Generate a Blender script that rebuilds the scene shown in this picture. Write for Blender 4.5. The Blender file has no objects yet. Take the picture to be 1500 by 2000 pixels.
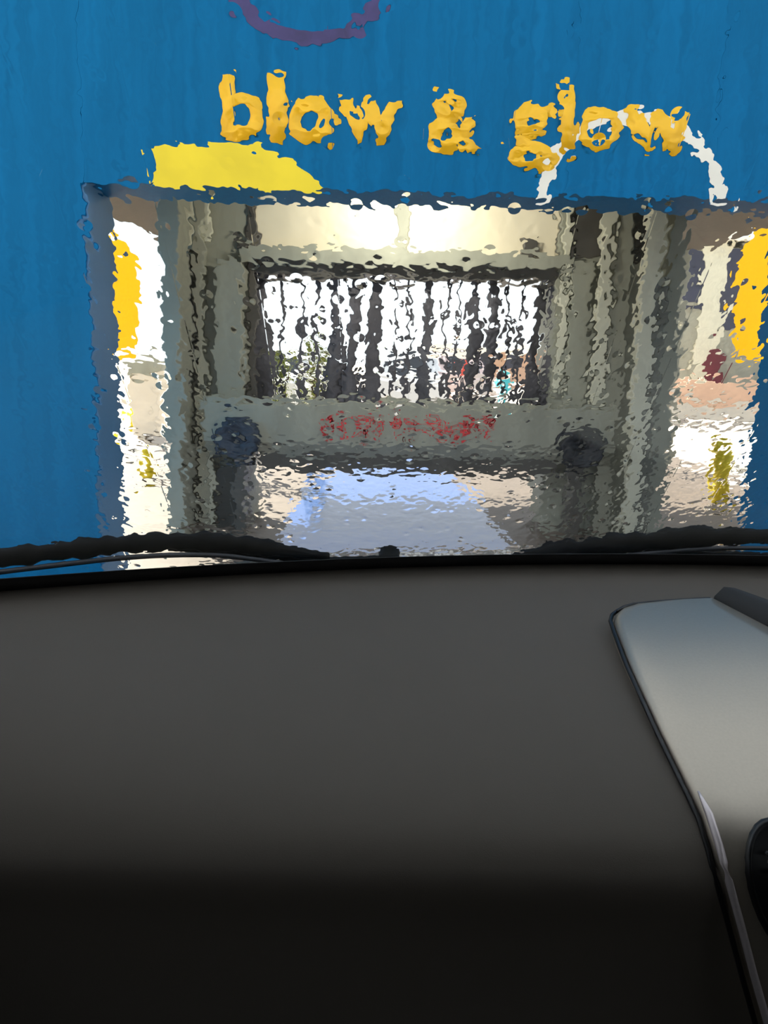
import bpy, bmesh, math, random
from mathutils import Vector, Matrix
random.seed(7)
sc = bpy.context.scene
COL = sc.collection

# ------------------------------------------------------------------ camera, sky, sun, exposure
EYE = 1.45
FPX = 1560.0
PITCH = math.radians(11.24)
ROLL = math.radians(1.4)
_F = Vector((0, math.cos(PITCH), -math.sin(PITCH)))
_R0 = Vector((1, 0, 0))
_U0 = Vector((0, math.sin(PITCH), math.cos(PITCH)))
_R = _R0*math.cos(ROLL) + _U0*math.sin(ROLL)
_U = -_R0*math.sin(ROLL) + _U0*math.cos(ROLL)
cam_d = bpy.data.cameras.new('camera')
cam = bpy.data.objects.new('camera', cam_d)
COL.objects.link(cam)
cam_d.sensor_fit = 'HORIZONTAL'
cam_d.sensor_width = 36.0
cam_d.lens = 36.0*FPX/1500.0
cam_d.clip_start = 0.02
cam_d.clip_end = 300
m = Matrix((( _R.x, _U.x, -_F.x, 0), (_R.y, _U.y, -_F.y, 0), (_R.z, _U.z, -_F.z, EYE), (0, 0, 0, 1)))
cam.matrix_world = m
sc.camera = cam

w = bpy.data.worlds.new('sky'); sc.world = w
w.use_nodes = True
wn = w.node_tree.nodes; wl = w.node_tree.links
wn.clear()
wo = wn.new('ShaderNodeOutputWorld'); wb = wn.new('ShaderNodeBackground')
tc = wn.new('ShaderNodeTexCoord'); sx = wn.new('ShaderNodeSeparateXYZ'); rp = wn.new('ShaderNodeValToRGB')
rp.color_ramp.elements[0].position = 0.0; rp.color_ramp.elements[0].color = (0.93, 0.95, 1.0, 1)
rp.color_ramp.elements[1].position = 0.7; rp.color_ramp.elements[1].color = (0.84, 0.89, 1.0, 1)
wl.new(tc.outputs['Generated'], sx.inputs[0]); wl.new(sx.outputs['Z'], rp.inputs[0])
wl.new(rp.outputs[0], wb.inputs['Color']); wb.inputs['Strength'].default_value = 1.45
wl.new(wb.outputs[0], wo.inputs[0])

sun_d = bpy.data.lights.new('sun', 'SUN'); sun = bpy.data.objects.new('sun', sun_d); COL.objects.link(sun)
sun_d.energy = 17.0; sun_d.angle = math.radians(1.0); sun_d.color = (1.0, 0.93, 0.80)
sun.rotation_euler = Vector((0.50, -0.62, -0.60)).to_track_quat('-Z', 'Y').to_euler()
sun.location = (-8, 12, 12)

vs = sc.view_settings
vs.view_transform = 'Standard'; vs.look = 'None'; vs.exposure = 0.0; vs.gamma = 1.0; vs.use_curve_mapping = False

# ------------------------------------------------------------------ helpers
def ray(px, py):
    return _F*FPX + _R*(px-750.0) + _U*(1000.0-py)
def at(px, py, Y):
    d = ray(px, py); t = Y/d.y
    return Vector((d.x*t, Y, EYE + d.z*t))
def at_floor(px, py, z=0.0):
    d = ray(px, py); t = (z-EYE)/d.z
    return Vector((d.x*t, d.y*t, z))

def mat(name, col, rough=0.6, metal=0.0, spec=0.5, noise=None, bump=None, coat=0.0, streak=None):
    """col linear; noise=(scale, amount, stretch xyz) mixes tone; bump=(scale, distance)"""
    mt = bpy.data.materials.new(name); mt.use_nodes = True
    nt = mt.node_tree; b = nt.nodes['Principled BSDF']
    b.inputs['Base Color'].default_value = (*col, 1)
    b.inputs['Roughness'].default_value = rough
    b.inputs['Metallic'].default_value = metal
    b.inputs['Specular IOR Level'].default_value = spec
    b.inputs['Coat Weight'].default_value = coat
    t = nt.nodes.new('ShaderNodeTexCoord')
    if noise:
        sc_, am, st = noise
        mp = nt.nodes.new('ShaderNodeMapping'); mp.inputs['Scale'].default_value = st
        nz = nt.nodes.new('ShaderNodeTexNoise'); nz.inputs['Scale'].default_value = sc_; nz.inputs['Detail'].default_value = 5
        r = nt.nodes.new('ShaderNodeValToRGB')
        r.color_ramp.elements[0].position = 0.3; r.color_ramp.elements[1].position = 0.7
        r.color_ramp.elements[0].color = (*[max(0, c*(1-am)) for c in col], 1)
        r.color_ramp.elements[1].color = (*[min(1, c*(1+am)+am*0.01) for c in col], 1)
        nt.links.new(t.outputs['Object'], mp.inputs[0]); nt.links.new(mp.outputs[0], nz.inputs['Vector'])
        nt.links.new(nz.outputs['Fac'], r.inputs[0]); nt.links.new(r.outputs[0], b.inputs['Base Color'])
    if bump:
        n2 = nt.nodes.new('ShaderNodeTexNoise'); n2.inputs['Scale'].default_value = bump[0]; n2.inputs['Detail'].default_value = 3
        bp = nt.nodes.new('ShaderNodeBump'); bp.inputs['Strength'].default_value = 1.0; bp.inputs['Distance'].default_value = bump[1]
        nt.links.new(t.outputs['Object'], n2.inputs['Vector']); nt.links.new(n2.outputs['Fac'], bp.inputs['Height'])
        nt.links.new(bp.outputs[0], b.inputs['Normal'])
    return mt

def srgb(r, g, b):
    f = lambda c: (c/255/12.92) if c/255 <= 0.04045 else ((c/255+0.055)/1.055)**2.4
    return (f(r), f(g), f(b))

M = {}
M['blue'] = mat('blue_paint', (0.0, 0.135, 0.335), 0.6, noise=(3.0, 0.12, (9, 9, 0.4)), spec=0.12)  # stretched noise paints in pale vertical streaks of water reflection
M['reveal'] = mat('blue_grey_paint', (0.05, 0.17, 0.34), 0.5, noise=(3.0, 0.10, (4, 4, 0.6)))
M['text'] = mat('amber_paint', (0.95, 0.53, 0.01), 0.45, noise=(8, 0.06, (1, 1, 1)))
M['yellow'] = mat('yellow_paint', (0.90, 0.70, 0.015), 0.45, noise=(4, 0.08, (1, 1, 1)))
M['purple'] = mat('purple_paint', (0.045, 0.035, 0.15), 0.5, noise=(7, 0.3, (1, 1, 1)))
M['whitep'] = mat('white_paint', (0.86, 0.84, 0.76), 0.5, noise=(7, 0.05, (1, 1, 1)))
M['grey'] = mat('grey_green_paint', (0.33, 0.33, 0.265), 0.65, noise=(2.5, 0.14, (3, 3, 0.6)))
M['greylight'] = mat('pale_grey_paint', (0.66, 0.64, 0.50), 0.4, noise=(5, 0.10, (2, 2, 0.5)))
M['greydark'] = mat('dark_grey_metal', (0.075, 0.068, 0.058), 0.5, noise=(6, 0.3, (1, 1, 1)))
M['greymid'] = mat('mid_grey_metal', (0.19, 0.185, 0.155), 0.5, noise=(6, 0.3, (1, 1, 1)))
M['wiper'] = mat('matt_black_wiper', (0.003, 0.003, 0.003), 0.6, spec=0.08, noise=(30, 0.2, (1, 1, 1)))
M['cream'] = mat('cream_panel', (0.86, 0.77, 0.58), 0.35, noise=(2, 0.08, (1, 1, 1)))
M['brown'] = mat('brown_soffit', (0.045, 0.034, 0.026), 0.7, noise=(2, 0.2, (1, 4, 1)))
M['red'] = mat('worn_red_paint', (0.72, 0.045, 0.05), 0.6, noise=(60, 0.25, (1, 1, 1)))
M['strip'] = mat('dark_curtain_cloth', (0.085, 0.08, 0.095), 0.6, noise=(14, 0.35, (1, 1, 0.3)))
M['rubber'] = mat('black_rubber', (0.016, 0.017, 0.022), 0.55, noise=(20, 0.3, (1, 1, 1)))
M['wheelblue'] = mat('blue_black_plastic', (0.02, 0.035, 0.06), 0.5, noise=(20, 0.3, (1, 1, 1)))
M['concrete'] = mat('wet_concrete', (0.175, 0.135, 0.11), 0.55, noise=(1.3, 0.25, (1, 1, 1)), bump=(30, 0.002))
M['ground'] = mat('outdoor_ground', (0.50, 0.43, 0.36), 0.8, noise=(0.6, 0.2, (1, 1, 1)))
M['dash'] = mat('taupe_soft_plastic', (0.165, 0.143, 0.120), 0.65, spec=0.2, noise=(3, 0.04, (1, 1, 1)), bump=(900, 0.00012))
M['silver'] = mat('satin_silver', (0.50, 0.44, 0.36), 0.42, metal=0.8, noise=(400, 0.03, (1, 1, 1)))
M['blackp'] = mat('black_plastic', (0.006, 0.006, 0.007), 0.4, noise=(30, 0.2, (1, 1, 1)))
M['wetblack'] = mat('wet_black_plastic', (0.004, 0.004, 0.004), 0.22, spec=0.2, noise=(30, 0.2, (1, 1, 1)), bump=(40, 0.002))
M['liner'] = mat('headliner_fabric', (0.05, 0.047, 0.044), 0.9, noise=(60, 0.06, (1, 1, 1)))
M['trimdark'] = mat('dark_door_plastic', (0.03, 0.029, 0.028), 0.7, noise=(30, 0.06, (1, 1, 1)))
M['hoodpaint'] = mat('dark_car_paint', (0.02, 0.022, 0.028), 0.25, coat=0.5, noise=(200, 0.1, (1, 1, 1)))
M['peach'] = mat('peach_render', (0.72, 0.46, 0.32), 0.8, noise=(2, 0.1, (1, 1, 1)))
M['pale'] = mat('pale_cream_render', (0.78, 0.70, 0.58), 0.8, noise=(2, 0.08, (1, 1, 1)))
M['darkwin'] = mat('dark_blue_glazing', (0.03, 0.034, 0.065), 0.3, noise=(3, 0.2, (1, 1, 1)))
M['maroon'] = mat('maroon_panel', (0.14, 0.02, 0.03), 0.5, noise=(3, 0.2, (1, 1, 1)))
M['leaf'] = mat('leaf_green', (0.16, 0.19, 0.03), 0.6, noise=(8, 0.5, (1, 1, 1)))
M['trunk'] = mat('bark_brown', (0.08, 0.055, 0.04), 0.8, noise=(10, 0.3, (1, 1, 0.2)))
M['carwhite'] = mat('white_car_paint', (0.80, 0.79, 0.78), 0.3, coat=0.4, noise=(2, 0.02, (1, 1, 1)))
M['carpink'] = mat('pale_pink_car_paint', (0.72, 0.55, 0.52), 0.3, coat=0.4, noise=(2, 0.02, (1, 1, 1)))
M['carglass'] = mat('car_window_tint', (0.02, 0.022, 0.028), 0.1, noise=(2, 0.1, (1, 1, 1)))
M['signred'] = mat('red_sign_face', (0.60, 0.07, 0.05), 0.5, noise=(3, 0.05, (1, 1, 1)))
M['cyan'] = mat('cyan_bin_plastic', (0.05, 0.42, 0.50), 0.5, noise=(3, 0.05, (1, 1, 1)))

def link(name, me, mt, parent=None):
    o = bpy.data.objects.new(name, me); COL.objects.link(o)
    if mt is not None and not me.materials:
        me.materials.append(mt)
    if parent is not None:
        o.parent = parent
    return o
def from_bm(name, bm, mt, parent=None, smooth=False):
    me = bpy.data.meshes.new(name)
    bmesh.ops.recalc_face_normals(bm, faces=bm.faces)
    if smooth:
        for f in bm.faces: f.smooth = True
    bm.to_mesh(me); bm.free()
    return link(name, me, mt, parent)
def tag(o, label=None, cat=None, group=None, kind=None):
    if label: o['label'] = label
    if cat: o['category'] = cat
    if group: o['group'] = group
    if kind: o['kind'] = kind
    return o
def empty(name, loc=(0, 0, 0)):
    o = bpy.data.objects.new(name, None); COL.objects.link(o)
    o.empty_display_size = 0.1
    return o     # parts carry world coordinates: the empty stays at the origin unless moved
def bm_box(bm, x0, x1, y0, y1, z0, z1, bev=0.0):
    r = bmesh.ops.create_cube(bm, size=1.0)
    for v in r['verts']:
        v.co = Vector((x0+(v.co.x+0.5)*(x1-x0), y0+(v.co.y+0.5)*(y1-y0), z0+(v.co.z+0.5)*(z1-z0)))
    if bev > 0:
        es = list({e for v in r['verts'] for e in v.link_edges})
        bmesh.ops.bevel(bm, geom=es, offset=bev, segments=2, affect='EDGES', profile=0.5)
    return bm
def box(name, x0, x1, y0, y1, z0, z1, mt, parent=None, bev=0.008):
    bm = bmesh.new()
    bev = min(bev, 0.3*min(abs(x1-x0), abs(y1-y0), abs(z1-z0)))
    bm_box(bm, x0, x1, y0, y1, z0, z1, bev)
    return from_bm(name, bm, mt, parent)
def tube_bm(bm, pts, rads, n=10, cap=True):
    pts = [Vector(p) for p in pts]
    if not isinstance(rads, (list, tuple)): rads = [rads]*len(pts)
    rings = []
    for i, p in enumerate(pts):
        a = pts[max(0, i-1)]; b = pts[min(len(pts)-1, i+1)]
        t = (b-a).normalized()
        up = Vector((0, 0, 1)) if abs(t.z) < 0.9 else Vector((0, 1, 0))
        s = t.cross(up).normalized(); u = s.cross(t).normalized()
        rings.append([bm.verts.new(p + s*math.cos(2*math.pi*k/n)*rads[i] + u*math.sin(2*math.pi*k/n)*rads[i]) for k in range(n)])
    for i in range(len(rings)-1):
        for k in range(n):
            bm.faces.new((rings[i][k], rings[i][(k+1) % n], rings[i+1][(k+1) % n], rings[i+1][k]))
    if cap:
        bm.faces.new(rings[0]); bm.faces.new(rings[-1])
def tube(name, pts, rads, mt, parent=None, n=10):
    bm = bmesh.new(); tube_bm(bm, pts, rads, n)
    return from_bm(name, bm, mt, parent, smooth=True)
def prism_y(name, poly, y0, y1, mt, parent=None):
    """poly of (x,z) extruded from y0 to y1"""
    bm = bmesh.new()
    a = [bm.verts.new((x, y0, z)) for x, z in poly]; b = [bm.verts.new((x, y1, z)) for x, z in poly]
    bm.faces.new(a); bm.faces.new(list(reversed(b)))
    for i in range(len(poly)):
        j = (i+1) % len(poly); bm.faces.new((a[i], b[i], b[j], a[j]))
    bmesh.ops.triangulate(bm, faces=[f for f in bm.faces if len(f.verts) > 4])
    return from_bm(name, bm, mt, parent)
def grid_mesh(name, rows, mt, parent=None, smooth=True, thick=0.0, tdir=None):
    """rows: list of lists of Vectors, same length; thick>0 closes it downwards along tdir"""
    bm = bmesh.new()
    V = [[bm.verts.new(p) for p in r] for r in rows]
    for i in range(len(V)-1):
        for j in range(len(V[0])-1):
            bm.faces.new((V[i][j], V[i][j+1], V[i+1][j+1], V[i+1][j]))
    if thick > 0:
        W = [[bm.verts.new(p + tdir*thick) for p in r] for r in rows]
        n, k = len(V), len(V[0])
        for i in range(n-1):
            for j in range(k-1):
                bm.faces.new((W[i][j], W[i+1][j], W[i+1][j+1], W[i][j+1]))
        for i in range(n-1):
            bm.faces.new((V[i][0], V[i+1][0], W[i+1][0], W[i][0])); bm.faces.new((V[i][-1], W[i][-1], W[i+1][-1], V[i+1][-1]))
        for j in range(k-1):
            bm.faces.new((V[0][j], W[0][j], W[0][j+1], V[0][j+1])); bm.faces.new((V[-1][j], V[-1][j+1], W[-1][j+1], W[-1][j]))
    me = bpy.data.meshes.new(name)
    bmesh.ops.recalc_face_normals(bm, faces=bm.faces)
    for f in bm.faces: f.smooth = smooth
    bm.to_mesh(me); bm.free()
    return link(name, me, mt, parent)
def lerp_table(tab, t):
    if t <= tab[0][0]: return tab[0][1]
    for (a, u), (b, v) in zip(tab, tab[1:]):
        if t <= b: return u+(v-u)*(t-a)/(b-a)
    return tab[-1][1]
def smooth_pts(pts, n):
    """Catmull-Rom resampling of a list of tuples"""
    P = [Vector(p) for p in pts]; out = []
    for i in range(len(P)-1):
        p0 = P[max(0, i-1)]; p1 = P[i]; p2 = P[i+1]; p3 = P[min(len(P)-1, i+2)]
        for k in range(n):
            t = k/n
            out.append(0.5*((2*p1)+(p2-p0)*t+(2*p0-5*p1+4*p2-p3)*t*t+(3*p1-p0-3*p2+p3)*t**3))
    out.append(P[-1]); return out

# ------------------------------------------------------------------ the place: floor, canopy, entrance wall
FY = 4.5            # front face of the blue entrance wall
RY = 4.9            # its back face
xL = at(180, 700, FY).x
xR = at(1541, 800, FY).x
zT = at(800, 376, FY).z
WTOP = 6.3  # unseen upper wall raised this high to keep sun off the windshield

fl = box('floor', -3.4, 4.4, -7, 12.5, -0.2, 0.0, M['concrete'], None, 0.0); tag(fl, 'wet grey brown concrete floor of the wash bay', kind='structure')
gr = box('ground', -60, 60, -40, 90, -0.5, -0.02, M['ground'], None, 0.0); tag(gr, 'pale sunlit ground around the wash bay', kind='structure')

ce = box('ceiling', -2.95, 3.85, 4.9, 10.8, 2.80, 3.0, M['brown'], None, 0.02); tag(ce, 'dark brown soffit of the canopy behind the blue wall', kind='structure')
for i, (x, y) in enumerate([(-2.78, 10.6), (3.7, 10.6)]):
    p = box('pillar', x-0.09, x+0.09, y-0.09, y+0.09, 0, 2.80, M['grey'], None, 0.01)
    tag(p, ['thin grey canopy post at the far left corner', 'thin grey canopy post at the far right corner'][i], kind='structure')

wf = empty('wall_front'); tag(wf, 'blue painted entrance wall with yellow lettering above the opening', kind='structure')
seam1 = at(1112, 330, FY).x; seam2 = at(1392, 330, FY).x; seam0 = at(300, 330, FY).x
g = 0.0004
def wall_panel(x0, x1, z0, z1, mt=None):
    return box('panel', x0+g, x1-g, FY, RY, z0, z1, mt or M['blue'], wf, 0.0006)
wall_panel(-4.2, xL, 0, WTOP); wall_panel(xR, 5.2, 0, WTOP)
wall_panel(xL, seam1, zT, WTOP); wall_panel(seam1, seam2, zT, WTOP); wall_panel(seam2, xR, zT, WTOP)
# lining of the opening: a thin sheet on each reveal
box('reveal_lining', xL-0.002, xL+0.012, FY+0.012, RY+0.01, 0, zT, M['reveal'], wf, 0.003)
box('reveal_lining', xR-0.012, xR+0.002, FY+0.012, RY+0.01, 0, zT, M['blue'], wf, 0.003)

# lettering and marks: thin painted shapes on the wall face
def ring_mark(name, cx, cy, r, wpx, a0, a1, n, mt, jit, yoff):
    C = at(cx, cy, FY); k = (at(cx+100, cy, FY)-C).length/100
    ex = (at(cx+100, cy, FY)-C)/100; ez = (at(cx, cy+100, FY)-C)/100
    bm = bmesh.new(); cols = []
    for i in range(n+1):
        a = a0+(a1-a0)*i/n
        ww = wpx*(1+jit*math.sin(i*1.7)+jit*0.6*math.sin(i*0.63+1))
        cols.append([C + ex*((r+s*ww/2)*math.cos(a)) + ez*((r+s*ww/2)*math.sin(a)) for s in (-1, 1)])
    y0, y1 = FY-yoff, FY-0.0005
    Vf = [[bm.verts.new((p.x, y0, p.z)) for p in c] for c in cols]; Vb = [[bm.verts.new((p.x, y1, p.z)) for p in c] for c in cols]
    for i in range(n):
        bm.faces.new((Vf[i][0], Vf[i+1][0], Vf[i+1][1], Vf[i][1])); bm.faces.new((Vb[i][0], Vb[i][1], Vb[i+1][1], Vb[i+1][0]))
        bm.faces.new((Vf[i][0], Vb[i][0], Vb[i+1][0], Vf[i+1][0])); bm.faces.new((Vf[i][1], Vf[i+1][1], Vb[i+1][1], Vb[i][1]))
    return from_bm(name, bm, mt, wf)
o = ring_mark('ring_mark', 605, -86, 164, 30, 0, 2*math.pi, 72, M['purple'], 0.08, 0.003); o['label'] = 'purple ring outline'
o = ring_mark('arc_mark', 1232, 408, 176, 25, math.radians(186), math.radians(355), 48, M['whitep'], 0.08, 0.003); o['label'] = 'white arc outline'
yp = [(302, 368), (301, 330), (303, 290), (330, 284), (380, 279), (440, 280), (500, 284), (540, 298), (575, 318), (605, 342), (632, 372)]
pp = [at(a, b, FY) for a, b in yp]
poly = [(p.x, max(p.z, zT+0.002)) for p in pp]
o = prism_y('yellow_mark', poly, FY-0.003, FY-0.0005, M['yellow'], wf); o['label'] = 'yellow rounded shape cut by the opening'

def letter(ch, px0, px1, pyb, pyt, px_off=0.032):
    """one glyph fitted to the pixel box (left, right, bottom, top) on the wall face"""
    cu = bpy.data.curves.new('letter', 'FONT'); cu.body = ch; cu.size = 1.0; cu.extrude = 0.0; cu.offset = px_off
    cu.resolution_u = 6
    to = bpy.data.objects.new('letter_source', cu); COL.objects.link(to)
    bpy.context.view_layer.update()
    dg = bpy.context.evaluated_depsgraph_get()
    me = bpy.data.meshes.new_from_object(to.evaluated_get(dg))
    bpy.data.objects.remove(to); bpy.data.curves.remove(cu)
    xs = [v.co.x for v in me.vertices]; ys = [v.co.y for v in me.vertices]
    x0, x1, y0, y1 = min(xs), max(xs), min(ys), max(ys)
    for v in me.vertices:
        u = (v.co.x-x0)/(x1-x0); t = (v.co.y-y0)/(y1-y0)
        p = at(px0+u*(px1-px0), pyb+t*(pyt-pyb)+u*(px1-px0)*0.024, FY)
        v.co = (p.x, FY-0.0055, p.z)
    bm = bmesh.new(); bm.from_mesh(me); bpy.data.meshes.remove(me)
    r = bmesh.ops.extrude_face_region(bm, geom=list(bm.faces))
    for e in r['geom']:
        if isinstance(e, bmesh.types.BMVert): e.co.y = FY-0.0032
    return from_bm('letter', bm, M['text'], wf)
for ch, a, b, c, d in [('b', 431, 516, 272, 141), ('l', 527, 556, 278, 148), ('o', 560, 654, 283, 186), ('w', 662, 786, 283, 192),
                       ('&', 835, 940, 298, 176), ('g', 993, 1084, 334, 204), ('l', 1092, 1122, 294, 168), ('o', 1128, 1216, 296, 206),
                       ('w', 1222, 1352, 298, 212)]:
    letter(ch, a, b, c, d)

# ------------------------------------------------------------------ wash gantry behind the opening
GY = 6.6
gan = empty('wash_gantry'); tag(gan, 'grey green wash gantry frame standing behind the blue opening', 'gantry')
def px_post(parent, name, pxl, pxr, pyt, pyb, Y, depth, mt, ref=600, z0=None, z1=None):
    a = at(pxl, ref, Y).x; b = at(pxr, ref, Y).x
    zz1 = at((pxl+pxr)/2, pyt, Y).z if z1 is None else z1
    zz0 = 0.0 if z0 is None and pyb is None else (at((pxl+pxr)/2, pyb, Y).z if z0 is None else z0)
    return box(name, a, b, Y, Y+depth, zz0, zz1, mt, parent, 0.01)
GT = 2.72
# left column: a wide body with rails in front of it
cl = px_post(gan, 'column', 318, 484, None, None, GY, 0.55, M['grey'], z1=GT, z0=0)
px_post(cl, 'guide_rail', 316, 352, None, None, GY-0.5, 0.30, M['grey'], z1=2.55, z0=0)
px_post(cl, 'channel', 358, 374, None, None, GY-0.10, 0.09, M['greymid'], z1=2.2, z0=0)
px_post(cl, 'light_strip', 360, 378, 372, 478, GY-0.13, 0.03, M['greylight'])
px_post(cl, 'cover_plate', 381, 398, None, None, GY-0.12, 0.1, M['grey'], z1=2.7, z0=0.0)
px_post(cl, 'light_strip', 398, 412, 380, 470, GY-0.10, 0.05, M['greylight'])
px_post(cl, 'light_strip', 398, 414, 800, 1040, GY-0.10, 0.05, M['greylight'])
px_post(cl, 'inner_panel', 418, 474, 508, 780, GY-0.16, 0.14, M['grey'])
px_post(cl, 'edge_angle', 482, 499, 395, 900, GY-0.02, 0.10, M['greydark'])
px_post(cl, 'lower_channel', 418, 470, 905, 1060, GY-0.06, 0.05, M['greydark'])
# right column
cr = px_post(gan, 'column', 1084, 1316, None, None, GY, 0.55, M['grey'], z1=GT, z0=0)
px_post(cr, 'light_strip', 1094, 1108, 385, 770, GY-0.06, 0.05, M['greylight'])
px_post(cr, 'inner_panel', 1112, 1158, 510, 900, GY-0.08, 0.07, M['grey'])
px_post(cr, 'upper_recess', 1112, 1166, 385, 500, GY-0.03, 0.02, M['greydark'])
px_post(cr, 'light_strip', 1168, 1190, 385, 790, GY-0.22, 0.06, M['greylight'])
px_post(cr, 'cover_plate', 1192, 1226, 385, 1060, GY-0.18, 0.1, M['grey'])
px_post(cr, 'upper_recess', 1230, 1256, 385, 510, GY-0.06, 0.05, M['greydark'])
px_post(cr, 'guide_rail', 1252, 1284, None, None, GY-0.5, 0.12, M['greylight'], z1=2.55, z0=0)
px_post(cr, 'channel', 1284, 1300, None, None, GY-0.44, 0.12, M['greymid'], z1=2.0, z0=0)
px_post(cr, 'guide_rail', 1300, 1330, None, None, GY-0.42, 0.3, M['grey'], z1=2.55, z0=0)

# top beam, cream panels with the bracket between them
xa, xb = at(499, 450, GY).x, at(1094, 450, GY).x
zb0, zb1 = at(790, 522, GY).z, at(790, 490, GY).z
box('top_beam', xa-0.1, xb+0.1, GY-0.10, GY+0.3, zb0, zb1, M['grey'], gan)
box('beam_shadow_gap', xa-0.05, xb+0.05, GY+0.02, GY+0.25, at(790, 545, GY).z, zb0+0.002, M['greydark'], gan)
zc1 = GT-0.02
xm0, xm1 = at(778, 440, GY).x, at(797, 440, GY).x
for (q0, q1) in ((xa+0.01, xm0), (xm1, xb-0.01)):
    box('cream_panel', q0, q1, GY+0.03, GY+0.06, zb1+0.005, zc1, M['cream'], gan, 0.01)
box('panel_bracket', xm0-0.005, xm1+0.005, GY-0.02, GY+0.07, zb1, zc1, M['grey'], gan)
box('head_plate', at(318, 450, GY).x, at(1316, 450, GY).x, GY-0.05, GY+0.5, GT-0.02, GT+0.05, M['grey'], gan)
for px in (478, 1035):
    a = at(px, 440, GY); box('hinge_bracket', a.x-0.05, a.x+0.05, GY-0.05, GY+0.03, zb1, zb1+0.10, M['greydark'], gan)

# work lamp under the blue header, shining on the cream panels
lamp = empty('work_lamp'); tag(lamp, 'slim tube work lamp hidden behind the blue header', 'lamp')
lx = at(790, 440, GY).x
box('lamp_housing', lx-0.45, lx+0.45, 5.50, 5.60, 2.60, 2.72, M['whitep'], lamp, 0.01)
for dx in (-0.35, 0.35): tube('hanger_rod', [(lx+dx, 5.55, 2.71), (lx+dx, 5.55, 2.80)], 0.012, M['greydark'], lamp)
ld = bpy.data.lights.new('lamp_tube', 'AREA'); ld.shape = 'RECTANGLE'; ld.size = 0.7; ld.size_y = 0.05; ld.energy = 26; ld.color = (1.0, 0.93, 0.80)
lo = bpy.data.objects.new('lamp_tube', ld); COL.objects.link(lo); lo.parent = lamp
lo.location = (lx, 5.62, 2.63); lo.rotation_euler = Vector((0, 1.0, -0.12)).to_track_quat('-Z', 'Y').to_euler()

# strip curtain hanging from the top beam
cur = empty('strip_curtain'); tag(cur, 'dark grey cloth strip curtain hanging inside the gantry', 'curtain')
CY = GY+0.18
tube('curtain_rail', [(xa, CY, at(790, 533, CY).z), (xb, CY, at(790, 533, CY).z)], 0.022, M['greydark'], cur)
rr = random.Random(3)
strips = [(513, 34), (550, 10), (590, 11), (620, 12), (654, 28), (690, 28), (729, 32), (768, 9), (798, 8), (832, 24), (872, 10), (896, 8), (924, 26), (960, 26), (988, 9), (1016, 10), (1048, 24), (1074, 18)]
for px, wd in strips:
    zt = at(px, 533, CY).z; zl = at(px, 800, CY).z - rr.uniform(-0.03, 0.10)
    rows = []; ph = rr.uniform(0, 6); tw = rr.uniform(-0.6, 0.6); n = 14; yj = rr.uniform(-0.05, 0.06)
    for i in range(n+1):
        t = i/n
        w_ = wd*(0.55+0.85*t)*GY/FPX*0.5*(1+0.18*math.sin(3*ph+7*t))
        cx = at(px, 650, CY).x + 0.014*math.sin(ph+6*t)
        a = tw*t+0.35*math.sin(ph*2+4*t)
        z = zt+(zl-zt)*t
        rows.append([Vector((cx+s*w_*math.cos(a), CY+yj*t+s*w_*math.sin(a)+0.008*math.sin(3*s+ph), z)) for s in (-1, -0.33, 0.33, 1)])
    grid_mesh('strip', rows, M['strip'], cur, True, 0.006, Vector((0, 1, 0)))

# low cross beam with the worn red lettering and round end rollers
BY = 6.25
bea = empty('cross_beam'); tag(bea, 'grey horizontal wash beam with worn red lettering and round dark ends', 'beam')
z1, z0 = at(790, 786, BY).z, at(790, 896, BY).z
prof = [(BY, z1-0.02), (BY+0.02, z1), (BY+0.24, z1), (BY+0.26, z1-0.02), (BY+0.26, z0+0.02), (BY+0.2, z0-0.01), (BY+0.09, z0), (BY+0.02, z0+0.10)]
xl_, xr_ = at(396, 840, BY).x, at(1204, 860, BY).x
bm = bmesh.new()
A = [bm.verts.new((xl_, y, z)) for y, z in prof]; B = [bm.verts.new((xr_, y, z)) for y, z in prof]
bm.faces.new(A); bm.faces.new(B)
for i in range(len(prof)):
    j = (i+1) % len(prof); bm.faces.new((A[i], A[j], B[j], B[i]))
from_bm('housing', bm, M['grey'], bea)
box('underside_shadow_bar', at(505, 900, BY).x, at(1090, 900, BY).x, BY+0.08, BY+0.2, z0-0.13, z0+0.005, M['greydark'], bea)  # dark bar standing in for the shadow under the beam
for px, py, mt in ((465, 858, 'wheelblue'), (1134, 874, 'rubber')):
    c = at(px, py, BY-0.02)
    bm = bmesh.new()
    R_ = 0.175
    prof2 = [(0.0, 0.02), (0.05, 0.02), (0.06, 0.0), (0.13, -0.03), (0.16, -0.02), (R_, 0.02), (R_, 0.10), (0.0, 0.10)]
    n = 24; rings = []
    for r_, y in prof2:
        rings.append([bm.verts.new((c.x+r_*math.cos(2*math.pi*k/n), BY-0.06+y, c.z+r_*math.sin(2*math.pi*k/n))) for k in range(n)] if r_ > 0 else [bm.verts.new((c.x, BY-0.06+y, c.z))])
    for i in range(len(rings)-1):
        a, b = rings[i], rings[i+1]
        for k in range(n):
            k2 = (k+1) % n
            if len(a) == 1: bm.faces.new((a[0], b[k], b[k2]))
            elif len(b) == 1: bm.faces.new((a[k], a[k2], b[0]))
            else: bm.faces.new((a[k], a[k2], b[k2], b[k]))
    wv = from_bm('roller', bm, M[mt], bea, True)
    bm = bmesh.new(); tube_bm(bm, [(c.x, BY-0.075, c.z), (c.x, BY-0.03, c.z)], 0.035, 14)
    from_bm('roller_hub', bm, M['greydark'], wv)
    bm = bmesh.new(); bm_box(bm, c.x-0.05, c.x+0.05, BY+0.02, BY+0.2, 0.0, c.z-0.12, 0.01); from_bm('support_leg', bm, M['greydark'], bea)
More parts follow.
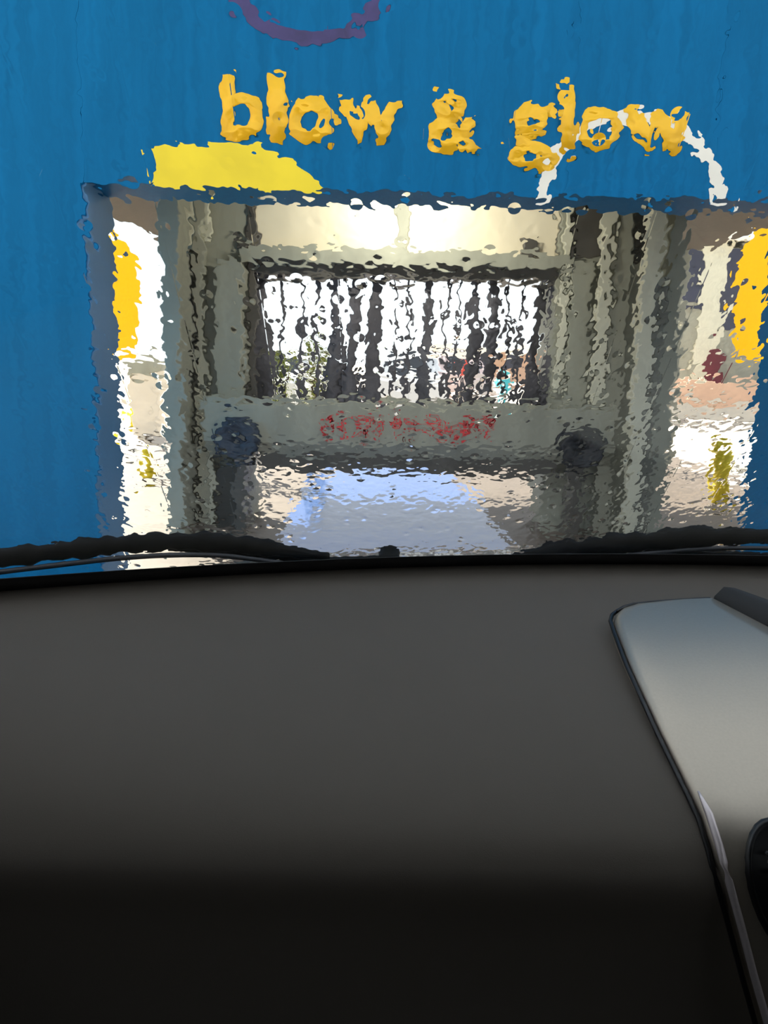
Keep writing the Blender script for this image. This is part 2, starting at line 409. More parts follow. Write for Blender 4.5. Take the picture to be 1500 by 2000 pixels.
# worn red marks: short broken strokes, unreadable in the photograph, grouped like letters
rr = random.Random(11)
x = 628
while x < 955:
    wch = rr.uniform(24, 36)
    if 742 < x < 752 or 848 < x < 862: x += 12
    bm = bmesh.new()
    for s in range(rr.randint(6, 9)):
        ax = x+rr.uniform(0, wch*0.8); ay = rr.uniform(815, 853)
        if rr.random() < 0.5: bx_, by_ = ax+rr.uniform(-3, 3), ay+rr.uniform(12, 24)
        else: bx_, by_ = ax+rr.uniform(9, 18), ay+rr.uniform(-8, 8)
        by_ = min(by_, 858)
        p, q = at(ax, ay, BY), at(bx_, by_, BY)
        d = (q-p); nrm = Vector((-d.z, 0, d.x)).normalized()*rr.uniform(0.007, 0.011)
        f = [p+nrm, q+nrm*0.7, q-nrm*0.7, p-nrm]
        va = [bm.verts.new((v.x, BY-0.003, v.z)) for v in f]; vb = [bm.verts.new((v.x, BY+0.0, v.z)) for v in f]
        bm.faces.new(va); bm.faces.new(vb)
        for i in range(4): bm.faces.new((va[i], va[(i+1) % 4], vb[(i+1) % 4], vb[i]))
    o = from_bm('red_lettering', bm, M['red'], bea)
    x += wch+4

# puddle on the floor beyond the beam
pud_px = [(540, 1075), (565, 1010), (590, 965), (605, 938), (650, 927), (720, 922), (800, 920), (860, 926), (905, 945), (938, 985), (965, 1030), (1010, 1078), (1010, 1120), (540, 1120)]
pm = bpy.data.materials.new('puddle_water'); pm.use_nodes = True
b = pm.node_tree.nodes['Principled BSDF']
b.inputs['Base Color'].default_value = (0.05, 0.12, 0.36, 1); b.inputs['Roughness'].default_value = 0.12; b.inputs['IOR'].default_value = 1.33  # blue of the sky's reflection is put into the base colour
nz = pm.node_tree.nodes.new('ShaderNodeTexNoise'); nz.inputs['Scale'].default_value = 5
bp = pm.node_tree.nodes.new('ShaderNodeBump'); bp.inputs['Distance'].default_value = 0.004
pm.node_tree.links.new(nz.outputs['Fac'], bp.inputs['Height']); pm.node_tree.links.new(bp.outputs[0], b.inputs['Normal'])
pp = [at_floor(a, c) for a, c in pud_px]
bm = bmesh.new()
va = [bm.verts.new((p.x, p.y, 0.006)) for p in pp]; vb = [bm.verts.new((p.x*1.0, p.y, 0.0)) for p in pp]
bm.faces.new(va)
for i in range(len(va)): bm.faces.new((va[i], va[(i+1) % len(va)], vb[(i+1) % len(va)], vb[i]))
bmesh.ops.triangulate(bm, faces=[f for f in bm.faces if len(f.verts) > 4])
pu = from_bm('puddle', bm, pm); tag(pu, 'pale blue water puddle with sky colour painted in on the wash floor', 'puddle')

# ------------------------------------------------------------------ yellow boards and posts beside the opening
ym = bpy.data.materials.new('yellow_banner_cloth'); ym.use_nodes = True
_n = ym.node_tree.nodes; _l = ym.node_tree.links; _b = _n['Principled BSDF']; _b.inputs['Base Color'].default_value = (0.90, 0.60, 0.008, 1); _b.inputs['Roughness'].default_value = 0.7
_t = _n.new('ShaderNodeBsdfTranslucent'); _t.inputs['Color'].default_value = (0.80, 0.56, 0.006, 1); _m = _n.new('ShaderNodeMixShader'); _m.inputs[0].default_value = 0.45
_z = _n.new('ShaderNodeTexNoise'); _z.inputs['Scale'].default_value = 6; _bp = _n.new('ShaderNodeBump'); _bp.inputs['Distance'].default_value = 0.01
_l.new(_z.outputs['Fac'], _bp.inputs['Height']); _l.new(_bp.outputs[0], _b.inputs['Normal'])
_l.new(_b.outputs[0], _m.inputs[1]); _l.new(_t.outputs[0], _m.inputs[2]); _l.new(_m.outputs[0], _n['Material Output'].inputs[0])
def banner(px_poly, Y, label, px_post_c):
    r = empty('yellow_banner'); tag(r, label, 'banner', 'yellow banners beside the gantry')
    pl = [at(a, b_, Y) for a, b_ in px_poly]
    prism_y('cloth', [(p.x, p.z) for p in pl], Y, Y+0.004, ym, r)
    c = at(px_post_c, 560, Y)
    zt_ = max(p.z for p in pl)
    tube('pole', [(c.x, Y+0.03, 0), (c.x, Y+0.03, zt_)], 0.02, M['greylight'], r)
    box('base_plate', c.x-0.2, c.x+0.2, Y-0.17, Y+0.23, -0.02, 0.015, M['greydark'], r)
banner([(214, 455), (240, 470), (268, 500), (266, 690), (212, 690)], 11.0, 'tall yellow banner left of the gantry columns', 215)
banner([(1508, 425), (1512, 700), (1434, 700), (1432, 580), (1446, 500), (1476, 440)], 11.0, 'tall yellow banner right of the gantry columns', 1508)
def bollard(px, pyt, pyb, wpx, label):
    f = at_floor(px, pyb); Y = f.y
    zt_ = at(px, pyt, Y).z; r_ = wpx/2*Y/FPX
    r = empty('bollard'); tag(r, label, 'bollard', 'yellow bollards')
    tube('post', [(f.x, Y, 0), (f.x, Y, zt_-r_), (f.x, Y, zt_-r_*0.3), (f.x, Y, zt_)], [r_, r_, r_*0.8, r_*0.2], M['yellow'], r, 14)
    tube('foot_ring', [(f.x, Y, 0), (f.x, Y, 0.02)], r_*1.5, M['greydark'], r, 14)
bollard(1400, 860, 985, 30, 'yellow bollard on the ground at the right')
bollard(288, 872, 938, 22, 'yellow bollard on the sunlit ground at the left')
bollard(262, 792, 842, 26, 'farther yellow bollard on the sunlit ground at the left')

# ------------------------------------------------------------------ surroundings beyond the bay
# right: low peach wall, dark glazed kiosk
bw = empty('boundary_wall'); tag(bw, 'low peach and cream boundary wall on the right', 'wall')
BW = 20.0
xa_ = at(1240, 800, BW).x
box('wall_base', xa_, 16, BW, BW+0.25, 0, at(1380, 788, BW).z, M['pale'], bw, 0.02)
box('wall_cap', xa_-0.03, 16, BW-0.04, BW+0.29, at(1380, 788, BW).z, at(1380, 745, BW).z, M['peach'], bw, 0.02)
ki = empty('kiosk'); tag(ki, 'dark glazed kiosk building behind the low peach wall', 'building')
KY = 22.0
def kbox(n, pxl, pxr, pyt, pyb, dy, mt, par=None, th=0.1):
    a = at(pxl, pyt, KY); b_ = at(pxr, pyb, KY)
    return box(n, a.x, b_.x, KY-dy, KY-dy+th, b_.z, a.z, mt, par or ki, 0.01)
kbox('wall', 1290, 1640, 478, 800, 0, M['grey'], None, 1.6)
kw = kbox('window', 1322, 1372, 490, 600, 0.05, M['darkwin'])
kbox('window', 1392, 1440, 485, 640, 0.05, M['darkwin'])
kbox('mullion', 1374, 1390, 470, 800, 0.10, M['greylight'])
kbox('door_panel', 1376, 1402, 690, 775, 0.13, M['maroon'])
kbox('roof', 1280, 1650, 462, 480, 0.35, M['whitep'], None, 2.2)
# left: stacked pale stone planter
pl = empty('planter'); tag(pl, 'pale grey stone planter on the bright left side', 'planter')
PY = 13.0
a = at(250, 705, PY); b_ = at(305, 800, PY)
box('tub', a.x, b_.x, PY, PY+0.5, 0, at(270, 730, PY).z, M['pale'], pl, 0.04)
box('rim', a.x-0.04, b_.x+0.04, PY-0.04, PY+0.54, at(270, 730, PY).z, a.z, M['grey'], pl, 0.02)

def shrub(px, pyt, Y, wpx, label, seed, n=420):
    r = empty('shrub'); tag(r, label, 'shrub', 'green shrubs beyond the gantry')
    c = at(px, pyt, Y); h = max(c.z, 0.5); W = wpx/2*Y/FPX; q = random.Random(seed)
    bm = bmesh.new()
    for i in range(n):
        u, v, s = q.gauss(0, 0.42), q.gauss(0, 0.42), q.uniform(0.12, 1)
        wd = W*(0.55+0.6*math.sin(math.pi*min(1, s)))
        p = Vector((c.x+max(-1, min(1, u))*wd, Y+max(-1, min(1, v))*wd, h*s))
        d1 = Vector((q.uniform(-1, 1), q.uniform(-1, 1), q.uniform(-0.6, 1))).normalized(); d2 = d1.cross(Vector((q.uniform(-1, 1), q.uniform(-1, 1), 1))).normalized()
        L = 0.11*max(1, W/0.6)
        vs_ = [bm.verts.new(p), bm.verts.new(p+d1*L*0.5+d2*L*0.3), bm.verts.new(p+d1*L), bm.verts.new(p+d1*L*0.5-d2*L*0.3)]
        bm.faces.new(vs_)
    o = from_bm('foliage', bm, M['leaf'], r); o['kind'] = 'stuff'
    bm = bmesh.new()
    for k in range(4):
        an = k*1.6; tube_bm(bm, [(c.x, Y, 0), (c.x+0.3*W*math.cos(an), Y+0.3*W*math.sin(an), h*0.45), (c.x+0.55*W*math.cos(an), Y+0.5*W*math.sin(an), h*0.8)], [0.04, 0.03, 0.012], 6)
    from_bm('stem', bm, M['trunk'], r, True)
shrub(548, 690, 17, 60, 'olive green shrub behind the strips at the left', 1)
shrub(618, 655, 16, 52, 'taller yellow green shrub behind the strips at the left', 2)
shrub(735, 690, 29, 60, 'low dark green shrub behind the middle strips', 5)

def parked_car(px, Y, rot, mt, label, L=4.0, W=1.7, H=1.45):
    c = at(px, 780, Y)
    r = empty('parked_car'); tag(r, label, 'car', 'cars parked beyond the bay')
    r.location = (c.x, Y, 0); r.rotation_euler = (0, 0, rot)
    body = [(-0.5, 0.25), (-0.5, 0.55), (-0.47, 0.62), (-0.26, 0.66), (-0.14, 0.94), (-0.08, 0.99), (0.20, 1.0), (0.30, 0.96), (0.44, 0.68), (0.49, 0.62), (0.5, 0.3), (0.47, 0.2), (-0.47, 0.2)]
    bm = bmesh.new(); rings = []
    for s in (-1, -0.9, 0.9, 1):
        ring = []
        for x_, z_ in body:
            narrow = 1.0 if z_ < 0.67 else 0.84
            zz = z_ if abs(s) < 1 else (z_*0.97+0.01)
            ring.append(bm.verts.new((x_*L*(1 if abs(s) < 1 else 0.985), s*W/2*narrow, zz*H)))
        rings.append(ring)
    for a_, b2 in zip(rings, rings[1:]):
        for k in range(len(body)):
            bm.faces.new((a_[k], a_[(k+1) % len(body)], b2[(k+1) % len(body)], b2[k]))
    bm.faces.new(rings[0]); bm.faces.new(rings[-1])
    from_bm('body', bm, mt, r, False)
    for s in (-1, 1):
        bm = bmesh.new()
        q = [(-0.22, 0.70), (-0.13, 0.92), (0.20, 0.95), (0.38, 0.70)]
        va_ = [bm.verts.new((x_*L, s*(W/2*0.86), z_*H)) for x_, z_ in q]; vb_ = [bm.verts.new((x_*L, s*(W/2*0.80), z_*H)) for x_, z_ in q]
        bm.faces.new(va_); bm.faces.new(vb_)
        for i in range(4): bm.faces.new((va_[i], va_[(i+1) % 4], vb_[(i+1) % 4], vb_[i]))
        from_bm('side_window', bm, M['carglass'], r)
    for nm, q in (('front_window', [(-0.255, 0.68), (-0.15, 0.93)]), ('rear_window', [(0.425, 0.72), (0.315, 0.94)])):
        bm = bmesh.new(); o_ = -0.012 if nm[0] == 'f' else 0.012
        va_ = [bm.verts.new(((x_+o_)*L, s*W/2*0.72, (z_+0.005)*H)) for (x_, z_), s in ((q[0], -1), (q[0], 1), (q[1], 1), (q[1], -1))]
        vb_ = [bm.verts.new((v.co.x-o_*L*1.5, v.co.y, v.co.z-0.03)) for v in va_]
        bm.faces.new(va_); bm.faces.new(vb_)
        for i in range(4): bm.faces.new((va_[i], va_[(i+1) % 4], vb_[(i+1) % 4], vb_[i]))
        from_bm(nm, bm, M['carglass'], r)
    for x_ in (-0.31, 0.31):
        for s in (-1, 1):
            bm = bmesh.new(); tube_bm(bm, [(x_*L, s*(W/2-0.2), 0.32), (x_*L, s*(W/2+0.01), 0.32)], 0.32, 18)
            wv = from_bm('wheel', bm, M['rubber'], r)
            bm = bmesh.new(); tube_bm(bm, [(x_*L, s*(W/2-0.1), 0.32), (x_*L, s*(W/2+0.02), 0.32)], 0.19, 14)
            from_bm('wheel_hub', bm, M['greylight'], wv)
parked_car(568, 20, 1.35, M['carwhite'], 'white car parked beyond the left strips in front of shrubs')
parked_car(795, 22, 1.6, M['carwhite'], 'white car parked beyond the middle strips')
parked_car(885, 27, 1.75, M['carpink'], 'pale pink car parked beyond the right strips')
# small signs, bin, far building
def sign(px, py, Y, wpx, hpx, mt, label):
    r = empty('sign_board'); tag(r, label, 'sign', 'small signs beyond the gantry')
    c = at(px, py, Y); s = Y/FPX
    box('face', c.x-wpx/2*s, c.x+wpx/2*s, Y, Y+0.04, c.z-hpx/2*s, c.z+hpx/2*s, mt, r, 0.01)
    tube('pole', [(c.x, Y+0.07, -0.02), (c.x, Y+0.07, c.z)], 0.03, M['greylight'], r, 8)
sign(912, 722, 17, 22, 26, M['signred'], 'small red sign on a pole behind the right strips')
sign(914, 752, 15, 20, 24, M['yellow'], 'small yellow sign on a pole below the red one')
bn = empty('bin'); tag(bn, 'small cyan bin beyond the right end of the curtain', 'bin')
c = at(986, 735, 24); box('bin_body', c.x-0.13, c.x+0.13, 24, 24.3, -0.02, c.z, M['cyan'], bn, 0.03); box('lid', c.x-0.15, c.x+0.15, 23.97, 24.33, c.z, c.z+0.06, M['whitep'], bn, 0.015)
fb = empty('far_building'); tag(fb, 'pale pink low building across the yard behind the curtain', 'building')
FBY = 42
a = at(840, 690, FBY); b_ = at(1060, 760, FBY)
box('wall', a.x, b_.x, FBY, FBY+5, -0.02, a.z, M['peach'], fb, 0.05); box('roof', a.x-0.4, b_.x+0.4, FBY-0.4, FBY+5.4, a.z, a.z+0.35, M['whitep'], fb, 0.05)
for px in (862, 905, 950, 1000):
    c = at(px, 720, FBY); box('window', c.x-0.5, c.x+0.5, FBY-0.05, FBY+0.05, 0.7, 1.5, M['darkwin'], fb, 0.02)

# ------------------------------------------------------------------ the car we sit in
car = empty('car'); tag(car, 'dark car interior with taupe dashboard behind a wet windshield', 'car')
XC = 0.5
def dfar(x): return 1.008-0.228*(x-XC)**2 if abs(x-XC) < 1.1 else 1.008-0.228*1.21
ZB = EYE-0.275; ZTOP = EYE+0.43
SLY, SLZ = -0.69, ZTOP-ZB
SL = math.hypot(SLY, SLZ)
NG = Vector((0, SLZ/SL, -SLY/SL))      # outward normal of the glass
def glass_pt(x, v, off=0.0):
    hw = 1.0-0.2*v
    return Vector((x, dfar(x)+0.015+SLY*v - 0.0, ZB+SLZ*v)) + NG*off
def glass_hit(px, py, off=0.0):
    d = ray(px, py); lo_, hi_ = 0.0, 0.004
    def f(t):
        p = Vector((0, 0, EYE))+d*t
        return p.y-(dfar(p.x)+0.015+SLY*((p.z-ZB)/SLZ)) - off/NG.y
    for _ in range(60):
        mid = (lo_+hi_)/2
        if f(mid) > 0: hi_ = mid
        else: lo_ = mid
    return Vector((0, 0, EYE))+d*lo_

# dashboard: lofted profile (distance ahead, drop below the eye)
dprof = smooth_pts([(0.958, 0.300), (0.955, 0.264), (0.948, 0.2585), (0.938, 0.261), (0.925, 0.266), (0.88, 0.2735), (0.80, 0.2865), (0.72, 0.301), (0.65, 0.320), (0.60, 0.341), (0.568, 0.362), (0.552, 0.382), (0.547, 0.405), (0.556, 0.45), (0.562, 0.52), (0.562, 0.60), (0.562, 0.75)], 4)
xs = [-0.62+i*0.07 for i in range(33)]
rows = []
for p in dprof:
    k_ = max(0.0, min(1.0, (p[0]-0.56)/0.30))
    rows.append([Vector((x, p[0]+(dfar(x)-0.952)*k_, EYE-p[1])) for x in xs])
dash = grid_mesh('dashboard', rows, M['dash'], car)

# silver centre trim, standing proud of the dashboard
tprof = smooth_pts([(0.93, 0.262), (0.84, 0.2655), (0.75, 0.279), (0.66, 0.305), (0.60, 0.331), (0.570, 0.348), (0.552, 0.364), (0.542, 0.384), (0.537, 0.43), (0.534, 0.49), (0.531, 0.56), (0.528, 0.70)], 6)
def trim_hit(px, py, lift=0.0):
    d = ray(px, py)
    # intersect in the (y, drop) plane with the profile polyline
    k = -d.z/d.y
    for a_, b2 in zip(tprof, tprof[1:]):
        fa, fb_ = a_[1]-lift-k*a_[0], b2[1]-lift-k*b2[0]
        if fa <= 0 <= fb_ or fa >= 0 >= fb_:
            s = fa/(fa-fb_) if fa != fb_ else 0
            Y = a_[0]+(b2[0]-a_[0])*s; return Vector((d.x*Y/d.y, Y, EYE+d.z*Y/d.y))
    Y = tprof[-1][0]; return Vector((d.x*Y/d.y, Y, EYE+d.z*Y/d.y))
Ltab = [(1168, 1384), (1170, 1330), (1173, 1285), (1178, 1238), (1184, 1218), (1192, 1208), (1204, 1205), (1225, 1212), (1290, 1238), (1350, 1266), (1420, 1299), (1480, 1329), (1540, 1359), (1590, 1383),
        (1650, 1402), (1720, 1421), (1800, 1443), (1900, 1469), (2000, 1497), (2150, 1540)]
Rtab = [(1168, 1392), (1225, 1502), (1290, 1628), (1340, 1725), (1400, 1840), (2150, 1900)]
pys = [1168, 1170, 1173, 1178, 1184, 1192, 1204, 1225, 1255, 1290, 1320, 1350, 1385, 1420, 1450, 1480, 1510, 1540, 1565, 1590, 1620, 1650, 1685, 1720, 1760, 1800, 1850, 1900, 1950, 2000, 2075, 2150]
rows = []
for py in pys:
    l = lerp_table(Ltab, py); r_ = lerp_table(Rtab, py)
    P0 = trim_hit(l, py); P1 = trim_hit(r_, py)
    e = Vector((1, 0, 0)); Ta = trim_hit(l, max(1168, py-8)); Tb = trim_hit(l, py+8)
    tg = Vector((0, Tb.y-Ta.y, Tb.z-Ta.z)).normalized(); dn = Vector((0, -tg.z, tg.y))
    if dn.y < 0: dn = -dn
    row = [P0+e*-0.003+dn*0.05, P0+e*-0.003+dn*0.010, P0+e*-0.0018+dn*0.005, P0+e*0.001+dn*0.0018, P0+e*0.005+dn*0.0003]
    for k in range(1, 9):
        q = k/8; pxx = l+(r_-l)*q
        row.append(trim_hit(pxx, py) if q < 1 else P1)
    row += [P1+dn*0.05]
    rows.append(row)
tr = grid_mesh('trim_panel', rows, M['silver'], dash); tr['label'] = 'satin silver centre trim panel'
# black seam round the trim and the raised lip left of it
edge = [trim_hit(lerp_table(Ltab, py), py)+Vector((-0.0035, 0.002, -0.006)) for py in pys[1:]]
edge = [p+Vector((-0.0015, 0.003, -0.001)) for p in edge]
M['edge_highlight'] = mat('edge_highlight_metal', (0.85, 0.76, 0.76), 0.48, metal=0.6, noise=(300, 0.03, (1, 1, 1)))
ep = [1545, 1560, 1575, 1590, 1620, 1650, 1685, 1720, 1760, 1800, 1850, 1900, 1950, 2000, 2075, 2150]
tube('edge_highlight_strip', [trim_hit(lerp_table(Ltab, q)+3, q)+Vector((0, 0.0005, -0.0005)) for q in ep], [0.0008, 0.0016, 0.0024]+[0.003]*(len(ep)-3), M['edge_highlight'], dash, 12)  # added tube standing in for the highlight along the trim's left edge
ga = tube('seam', edge, 0.0022, M['blackp'], dash, 8)
tl = [trim_hit(a_, b2)+Vector((0, 0.002, -0.002)) for a_, b2 in ((1208, 1192), (1218, 1184), (1238, 1178), (1285, 1173), (1330, 1170), (1388, 1167))]
tube('seam', tl, 0.002, M['blackp'], dash, 8)
# dark wedge along the far right edge of the trim
rows = []
for t in range(9):
    q = t/8
    a_ = trim_hit(1391+q*290, 1168+q*150); b2 = trim_hit(1432+q*300, 1164+q*110)
    rows.append([a_+Vector((0.001, 0, -0.02)), a_+Vector((0.002, 0, 0.002)), (a_+b2)/2+Vector((0, 0, 0.012)), b2+Vector((0, 0, 0.010)), b2+Vector((0.02, 0.02, -0.02))])
grid_mesh('dash_wedge', rows, M['trimdark'], dash)
# round air vent at the right edge
n = 28; C0 = (1532, 1735)
def vring(sx_, sy_, lift):
    out = []
    for k in range(n):
        a_ = 2*math.pi*k/n
        px, py = C0[0]+sx_*math.cos(a_)+(sy_*math.sin(a_))*0.22, C0[1]+sy_*math.sin(a_)
        p = trim_hit(px, py); out.append(p+Vector((0, -0.75, 0.65))*lift)
    return out
def ring_obj(name, specs, mt, parent, closed=False):
    bm = bmesh.new(); R = [[bm.verts.new(p) for p in vring(*s)] for s in specs]
    for a_, b2 in zip(R, R[1:]):
        for k in range(n): bm.faces.new((a_[k], a_[(k+1) % n], b2[(k+1) % n], b2[k]))
    if closed: bm.faces.new(R[-1])
    return from_bm(name, bm, mt, parent, True)
ring_obj('vent_bezel', [(72, 140, -0.002), (70, 137, 0.004), (64, 128, 0.005), (58, 118, 0.001)], M['blackp'], dash)
ring_obj('vent_core', [(60, 121, 0.002), (50, 100, 0.0015), (10, 20, 0.001)], M['blackp'], dash, True)
for k in range(4):
    pa, pb = trim_hit(1490+k*8, 1670+k*38)+Vector((0, -0.004, 0.004)), trim_hit(1580+k*8, 1674+k*38)+Vector((0, -0.004, 0.004))
    tube('vent_slat', [pa, pb], 0.002, M['trimdark'], dash, 6)

# windshield pane
gm = bpy.data.materials.new('windshield_glass'); gm.use_nodes = True
nt = gm.node_tree; nt.nodes.clear()
out = nt.nodes.new('ShaderNodeOutputMaterial'); mx = nt.nodes.new('ShaderNodeMixShader'); tr_ = nt.nodes.new('ShaderNodeBsdfTransparent'); gl = nt.nodes.new('ShaderNodeBsdfGlossy')
lw = nt.nodes.new('ShaderNodeLayerWeight'); lw.inputs['Blend'].default_value = 0.5
pw = nt.nodes.new('ShaderNodeMath'); pw.operation = 'POWER'; pw.inputs[1].default_value = 5.0; nt.links.new(lw.outputs['Facing'], pw.inputs[0])
fr = nt.nodes.new('ShaderNodeMath'); fr.operation = 'MULTIPLY_ADD'; fr.inputs[1].default_value = 0.6; fr.inputs[2].default_value = 0.025; nt.links.new(pw.outputs[0], fr.inputs[0])
tr_.inputs['Color'].default_value = (0.96, 0.985, 0.975, 1); gl.inputs['Roughness'].default_value = 0.02
nt.links.new(fr.outputs[0], mx.inputs[0]); nt.links.new(tr_.outputs[0], mx.inputs[1]); nt.links.new(gl.outputs[0], mx.inputs[2]); nt.links.new(mx.outputs[0], out.inputs[0])
gxs = [-0.52+i*2.04/34 for i in range(35)]; gvs = [i/20 for i in range(21)]
pane = grid_mesh('windshield', [[glass_pt(x, v, 0.0) for x in gxs] for v in gvs], gm, car, True, 0.004, NG)
# black frit band along the lower edge
grid_mesh('frit_band', [[glass_pt(x, v, -0.002) for x in gxs] for v in (-0.02, 0.02, 0.050)], M['blackp'], pane, True, 0.001, NG)

# water running over the outside of the glass
wm = bpy.data.materials.new('water_film'); wm.use_nodes = True
nt = wm.node_tree; nt.nodes.clear()
out = nt.nodes.new('ShaderNodeOutputMaterial'); wg = nt.nodes.new('ShaderNodeBsdfGlass')
wg.inputs['IOR'].default_value = 1.33; wg.inputs['Roughness'].default_value = 0.0
uv = nt.nodes.new('ShaderNodeUVMap'); uv.uv_map = 'film'
def mapping(sx_, sy_, lx_=0.0):
    mp = nt.nodes.new('ShaderNodeMapping'); mp.inputs['Scale'].default_value = (sx_, sy_, 1); mp.inputs['Location'].default_value = (lx_, lx_*0.7, 0)
    nt.links.new(uv.outputs[0], mp.inputs[0]); return mp
def noise(mp, det=1.0, dist=0.0, rough=0.5):
    nz_ = nt.nodes.new('ShaderNodeTexNoise'); nz_.noise_dimensions = '2D'; nz_.inputs['Scale'].default_value = 1.0
    nz_.inputs['Detail'].default_value = det; nz_.inputs['Distortion'].default_value = dist; nz_.inputs['Roughness'].default_value = rough
    nt.links.new(mp.outputs[0], nz_.inputs['Vector']); return nz_.outputs['Fac']
def mth(op, a_, b_):
    n_ = nt.nodes.new('ShaderNodeMath'); n_.operation = op
    for i, s in enumerate((a_, b_)):
        if isinstance(s, (int, float)): n_.inputs[i].default_value = s
        else: nt.links.new(s, n_.inputs[i])
    return n_.outputs[0]
WA = 0.33
h1 = mth('MULTIPLY', noise(mapping(75, 75, 3.1), 1.0, 0.3), 0.00055*WA)
h2 = mth('MULTIPLY', noise(mapping(150, 190, 9.7), 0.5), 0.00012*WA)
h3 = mth('MULTIPLY', noise(mapping(40, 9, 5.3), 1.0), 0.00045*WA)
# scattered droplets
vo = nt.nodes.new('ShaderNodeTexVoronoi'); vo.voronoi_dimensions = '2D'; vo.inputs['Scale'].default_value = 1.0
nt.links.new(mapping(60, 60, 1.3).outputs[0], vo.inputs['Vector'])
dr = mth('MAXIMUM', mth('SUBTRACT', 0.30, vo.outputs['Distance']), 0.0)
sepc = nt.nodes.new('ShaderNodeSeparateColor'); nt.links.new(vo.outputs['Color'], sepc.inputs[0])
dr = mth('MULTIPLY', dr, mth('GREATER_THAN', sepc.outputs[0], 0.72))
h4 = mth('MULTIPLY', dr, 0.0017*WA)
hs = mth('ADD', mth('ADD', h1, h2), mth('ADD', h3, h4))
spu = nt.nodes.new('ShaderNodeSeparateXYZ'); nt.links.new(uv.outputs[0], spu.inputs[0])
hs = mth('MULTIPLY', hs, mth('SUBTRACT', 1.30, mth('MULTIPLY', spu.outputs[1], 0.75)))   # the film is thicker low on the glass
bpn = nt.nodes.new('ShaderNodeBump'); bpn.inputs['Strength'].default_value = 1.0; bpn.inputs['Distance'].default_value = 1.0
nt.links.new(hs, bpn.inputs['Height']); nt.links.new(bpn.outputs[0], wg.inputs['Normal']); nt.links.new(wg.outputs[0], out.inputs[0])
wm2 = bpy.data.materials.new('water_inner_face'); wm2.use_nodes = True
nt2 = wm2.node_tree; nt2.nodes.clear(); o2 = nt2.nodes.new('ShaderNodeOutputMaterial'); g2 = nt2.nodes.new('ShaderNodeBsdfGlass')
g2.inputs['IOR'].default_value = 1.33; g2.inputs['Roughness'].default_value = 0.0; nt2.links.new(g2.outputs[0], o2.inputs[0])
bm = bmesh.new(); uvl = bm.loops.layers.uv.new('film')
info = {}
def wv_(x, v, off):
    q = bm.verts.new(glass_pt(x, v, off)); info[q] = (x, v*SL); return q
VO = [[wv_(x, v, 0.0085) for x in gxs] for v in gvs]; VI = [[wv_(x, v, 0.0055) for x in gxs] for v in gvs]
faces = []
for i in range(len(gvs)-1):
    for j in range(len(gxs)-1):
        f = bm.faces.new((VO[i][j], VO[i][j+1], VO[i+1][j+1], VO[i+1][j])); f.material_index = 0
        f = bm.faces.new((VI[i][j], VI[i+1][j], VI[i+1][j+1], VI[i][j+1])); f.material_index = 1
for i in range(len(gvs)-1):
    for j in (0, -1):
        f = bm.faces.new((VO[i][j], VO[i+1][j], VI[i+1][j], VI[i][j])); f.material_index = 1
for j in range(len(gxs)-1):
    for i in (0, -1):
        f = bm.faces.new((VO[i][j], VI[i][j], VI[i][j+1], VO[i][j+1])); f.material_index = 1
bmesh.ops.recalc_face_normals(bm, faces=bm.faces)
for f in bm.faces:
    f.smooth = False
    for lp in f.loops: lp[uvl].uv = info[lp.vert]
me = bpy.data.meshes.new('water_film'); bm.to_mesh(me); bm.free()
me.materials.append(wm); me.materials.append(wm2)
wf_o = link('water_film', me, None); tag(wf_o, 'rippled film of water running down the outside of the windshield', 'water', kind='stuff')

# cowl, hood and wipers in front of the glass
rows = []
for dy, dz in ((0.0, -0.06), (0.02, 0.002), (0.05, 0.004), (0.09, -0.006), (0.13, -0.012), (0.16, -0.05)):
    rows.append([Vector((x, dfar(x)+0.03+dy, ZB+dz)) for x in gxs])
grid_mesh('cowl', rows, M['wetblack'], car)
rows = []
for dy, dz in ((0.17, -0.035), (0.2, -0.03), (0.5, -0.085), (0.9, -0.19), (1.15, -0.30), (1.25, -0.42), (1.27, -0.7)):
    rows.append([Vector((x, dfar(x)*0.5+0.5+dy, ZB+dz-0.06*((x-XC)/0.95)**4)) for x in [XC-0.95+i*1.9/24 for i in range(25)]])
grid_mesh('hood', rows, M['hoodpaint'], car)
def wiper(pts, arm, wpx):
    P = [glass_hit(a_, b2, 0.030) for a_, b2 in pts]
    P = smooth_pts([tuple(p) for p in P], 6)
    bl = tube('wiper', P, [0.003+wpx*(0.40+0.10*math.sin(i*2.3)+0.07*math.sin(i*0.9+1))*min(1, 4*min(i, len(P)-1-i)/len(P)+0.25) for i in range(len(P))], M['wiper'], car, 8)
    A_ = smooth_pts([tuple(glass_hit(a_, b2, 0.034)) for a_, b2 in arm], 5)
    tube('wiper_arm', A_, 0.006, M['wiper'], bl, 8)
    tube('wiper_rubber', [p+NG*-0.018 for p in P], 0.003, M['rubber'], bl, 6)
    tube('wiper_pivot', [A_[-1]-NG*0.02, A_[-1]+NG*0.012], 0.014, M['wiper'], bl, 12)
wiper([(-80, 1100), (0, 1088), (120, 1074), (230, 1062), (330, 1056), (430, 1057), (520, 1068), (640, 1086)], [(330, 1064), (480, 1078), (640, 1094), (760, 1090)], 0.019)
wiper([(1000, 1090), (1070, 1079), (1160, 1067), (1260, 1056), (1400, 1046), (1560, 1047)], [(1260, 1072), (1380, 1080), (1500, 1086), (1620, 1092)], 0.028)

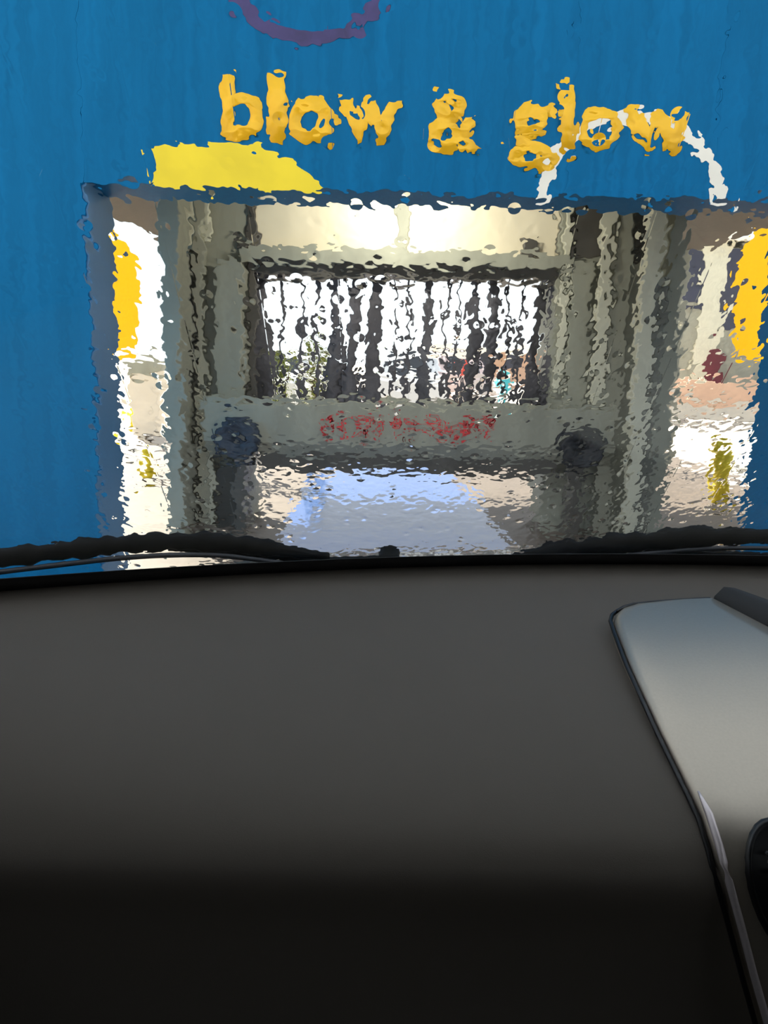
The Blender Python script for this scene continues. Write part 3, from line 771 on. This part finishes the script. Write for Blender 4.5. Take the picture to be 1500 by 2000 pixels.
tintm = bpy.data.materials.new('dark_tinted_glass'); tintm.use_nodes = True
_n = tintm.node_tree.nodes; _n.remove(_n['Principled BSDF']); _a = _n.new('ShaderNodeBsdfTransparent'); _a.inputs['Color'].default_value = (0.48, 0.49, 0.48, 1)
_g = _n.new('ShaderNodeBsdfGlossy'); _g.inputs['Roughness'].default_value = 0.02; _m = _n.new('ShaderNodeMixShader'); _m.inputs[0].default_value = 0.06
tintm.node_tree.links.new(_a.outputs[0], _m.inputs[1]); tintm.node_tree.links.new(_g.outputs[0], _m.inputs[2]); tintm.node_tree.links.new(_m.outputs[0], _n['Material Output'].inputs[0])
# cabin shell: roof, pillars, doors, rear body
rz = ZTOP
box('roof', XC-1.02, XC+1.02, -1.9, 0.14, rz, rz+0.05, M['liner'], car, 0.02)
rows = []
grid_mesh('roof_header', [[Vector((x, dfar(x)+0.015+SLY+dy, rz+dz)) for x in gxs] for dy, dz in ((0.05, -0.045), (-0.0, -0.015), (-0.16, -0.005))], M['liner'], car, True, 0.02, Vector((0, 0, 1)))
for s in (-1, 1):
    xx = XC+s*1.0
    tube('pillar_trim', [(xx, dfar(xx)+0.02, ZB-0.05), (xx, dfar(xx)+0.02+SLY*0.5, ZB+SLZ*0.5), (xx, dfar(xx)+SLY+0.02, rz)], 0.05, M['liner'], car, 10)
    d_ = box('door', xx-0.05, xx+0.05, -1.0, 0.85, 0.35, 1.12, M['trimdark'], car, 0.03)
    box('rear_quarter', xx-0.05, xx+0.05, -1.9, -1.0, 0.35, rz, M['trimdark'], car, 0.03)
    dw = box('door_window', xx-0.003, xx+0.003, -1.0, 0.55, 1.12, rz, tintm, d_, 0.0)
    box('door_handle', xx-s*0.05-0.015, xx-s*0.05+0.015, -0.35, -0.15, 0.98, 1.02, M['silver'], d_, 0.008)
box('rear_body', XC-1.05, XC+1.05, -1.95, -1.88, 0.35, rz, M['trimdark'], car, 0.03)
box('cabin_floor', XC-1.02, XC+1.02, -1.9, 1.0, 0.30, 0.36, M['trimdark'], car, 0.02)
box('bulkhead', XC-1.02, XC+1.02, 0.72, 0.76, 0.36, ZB-0.14, M['trimdark'], car, 0.01)
for x_ in (XC-0.85, XC+0.85):
    for y_ in (1.6, -1.3):
        tube('wheel', [(x_-0.1, y_, 0.33), (x_+0.1, y_, 0.33)], 0.33, M['rubber'], car, 24)
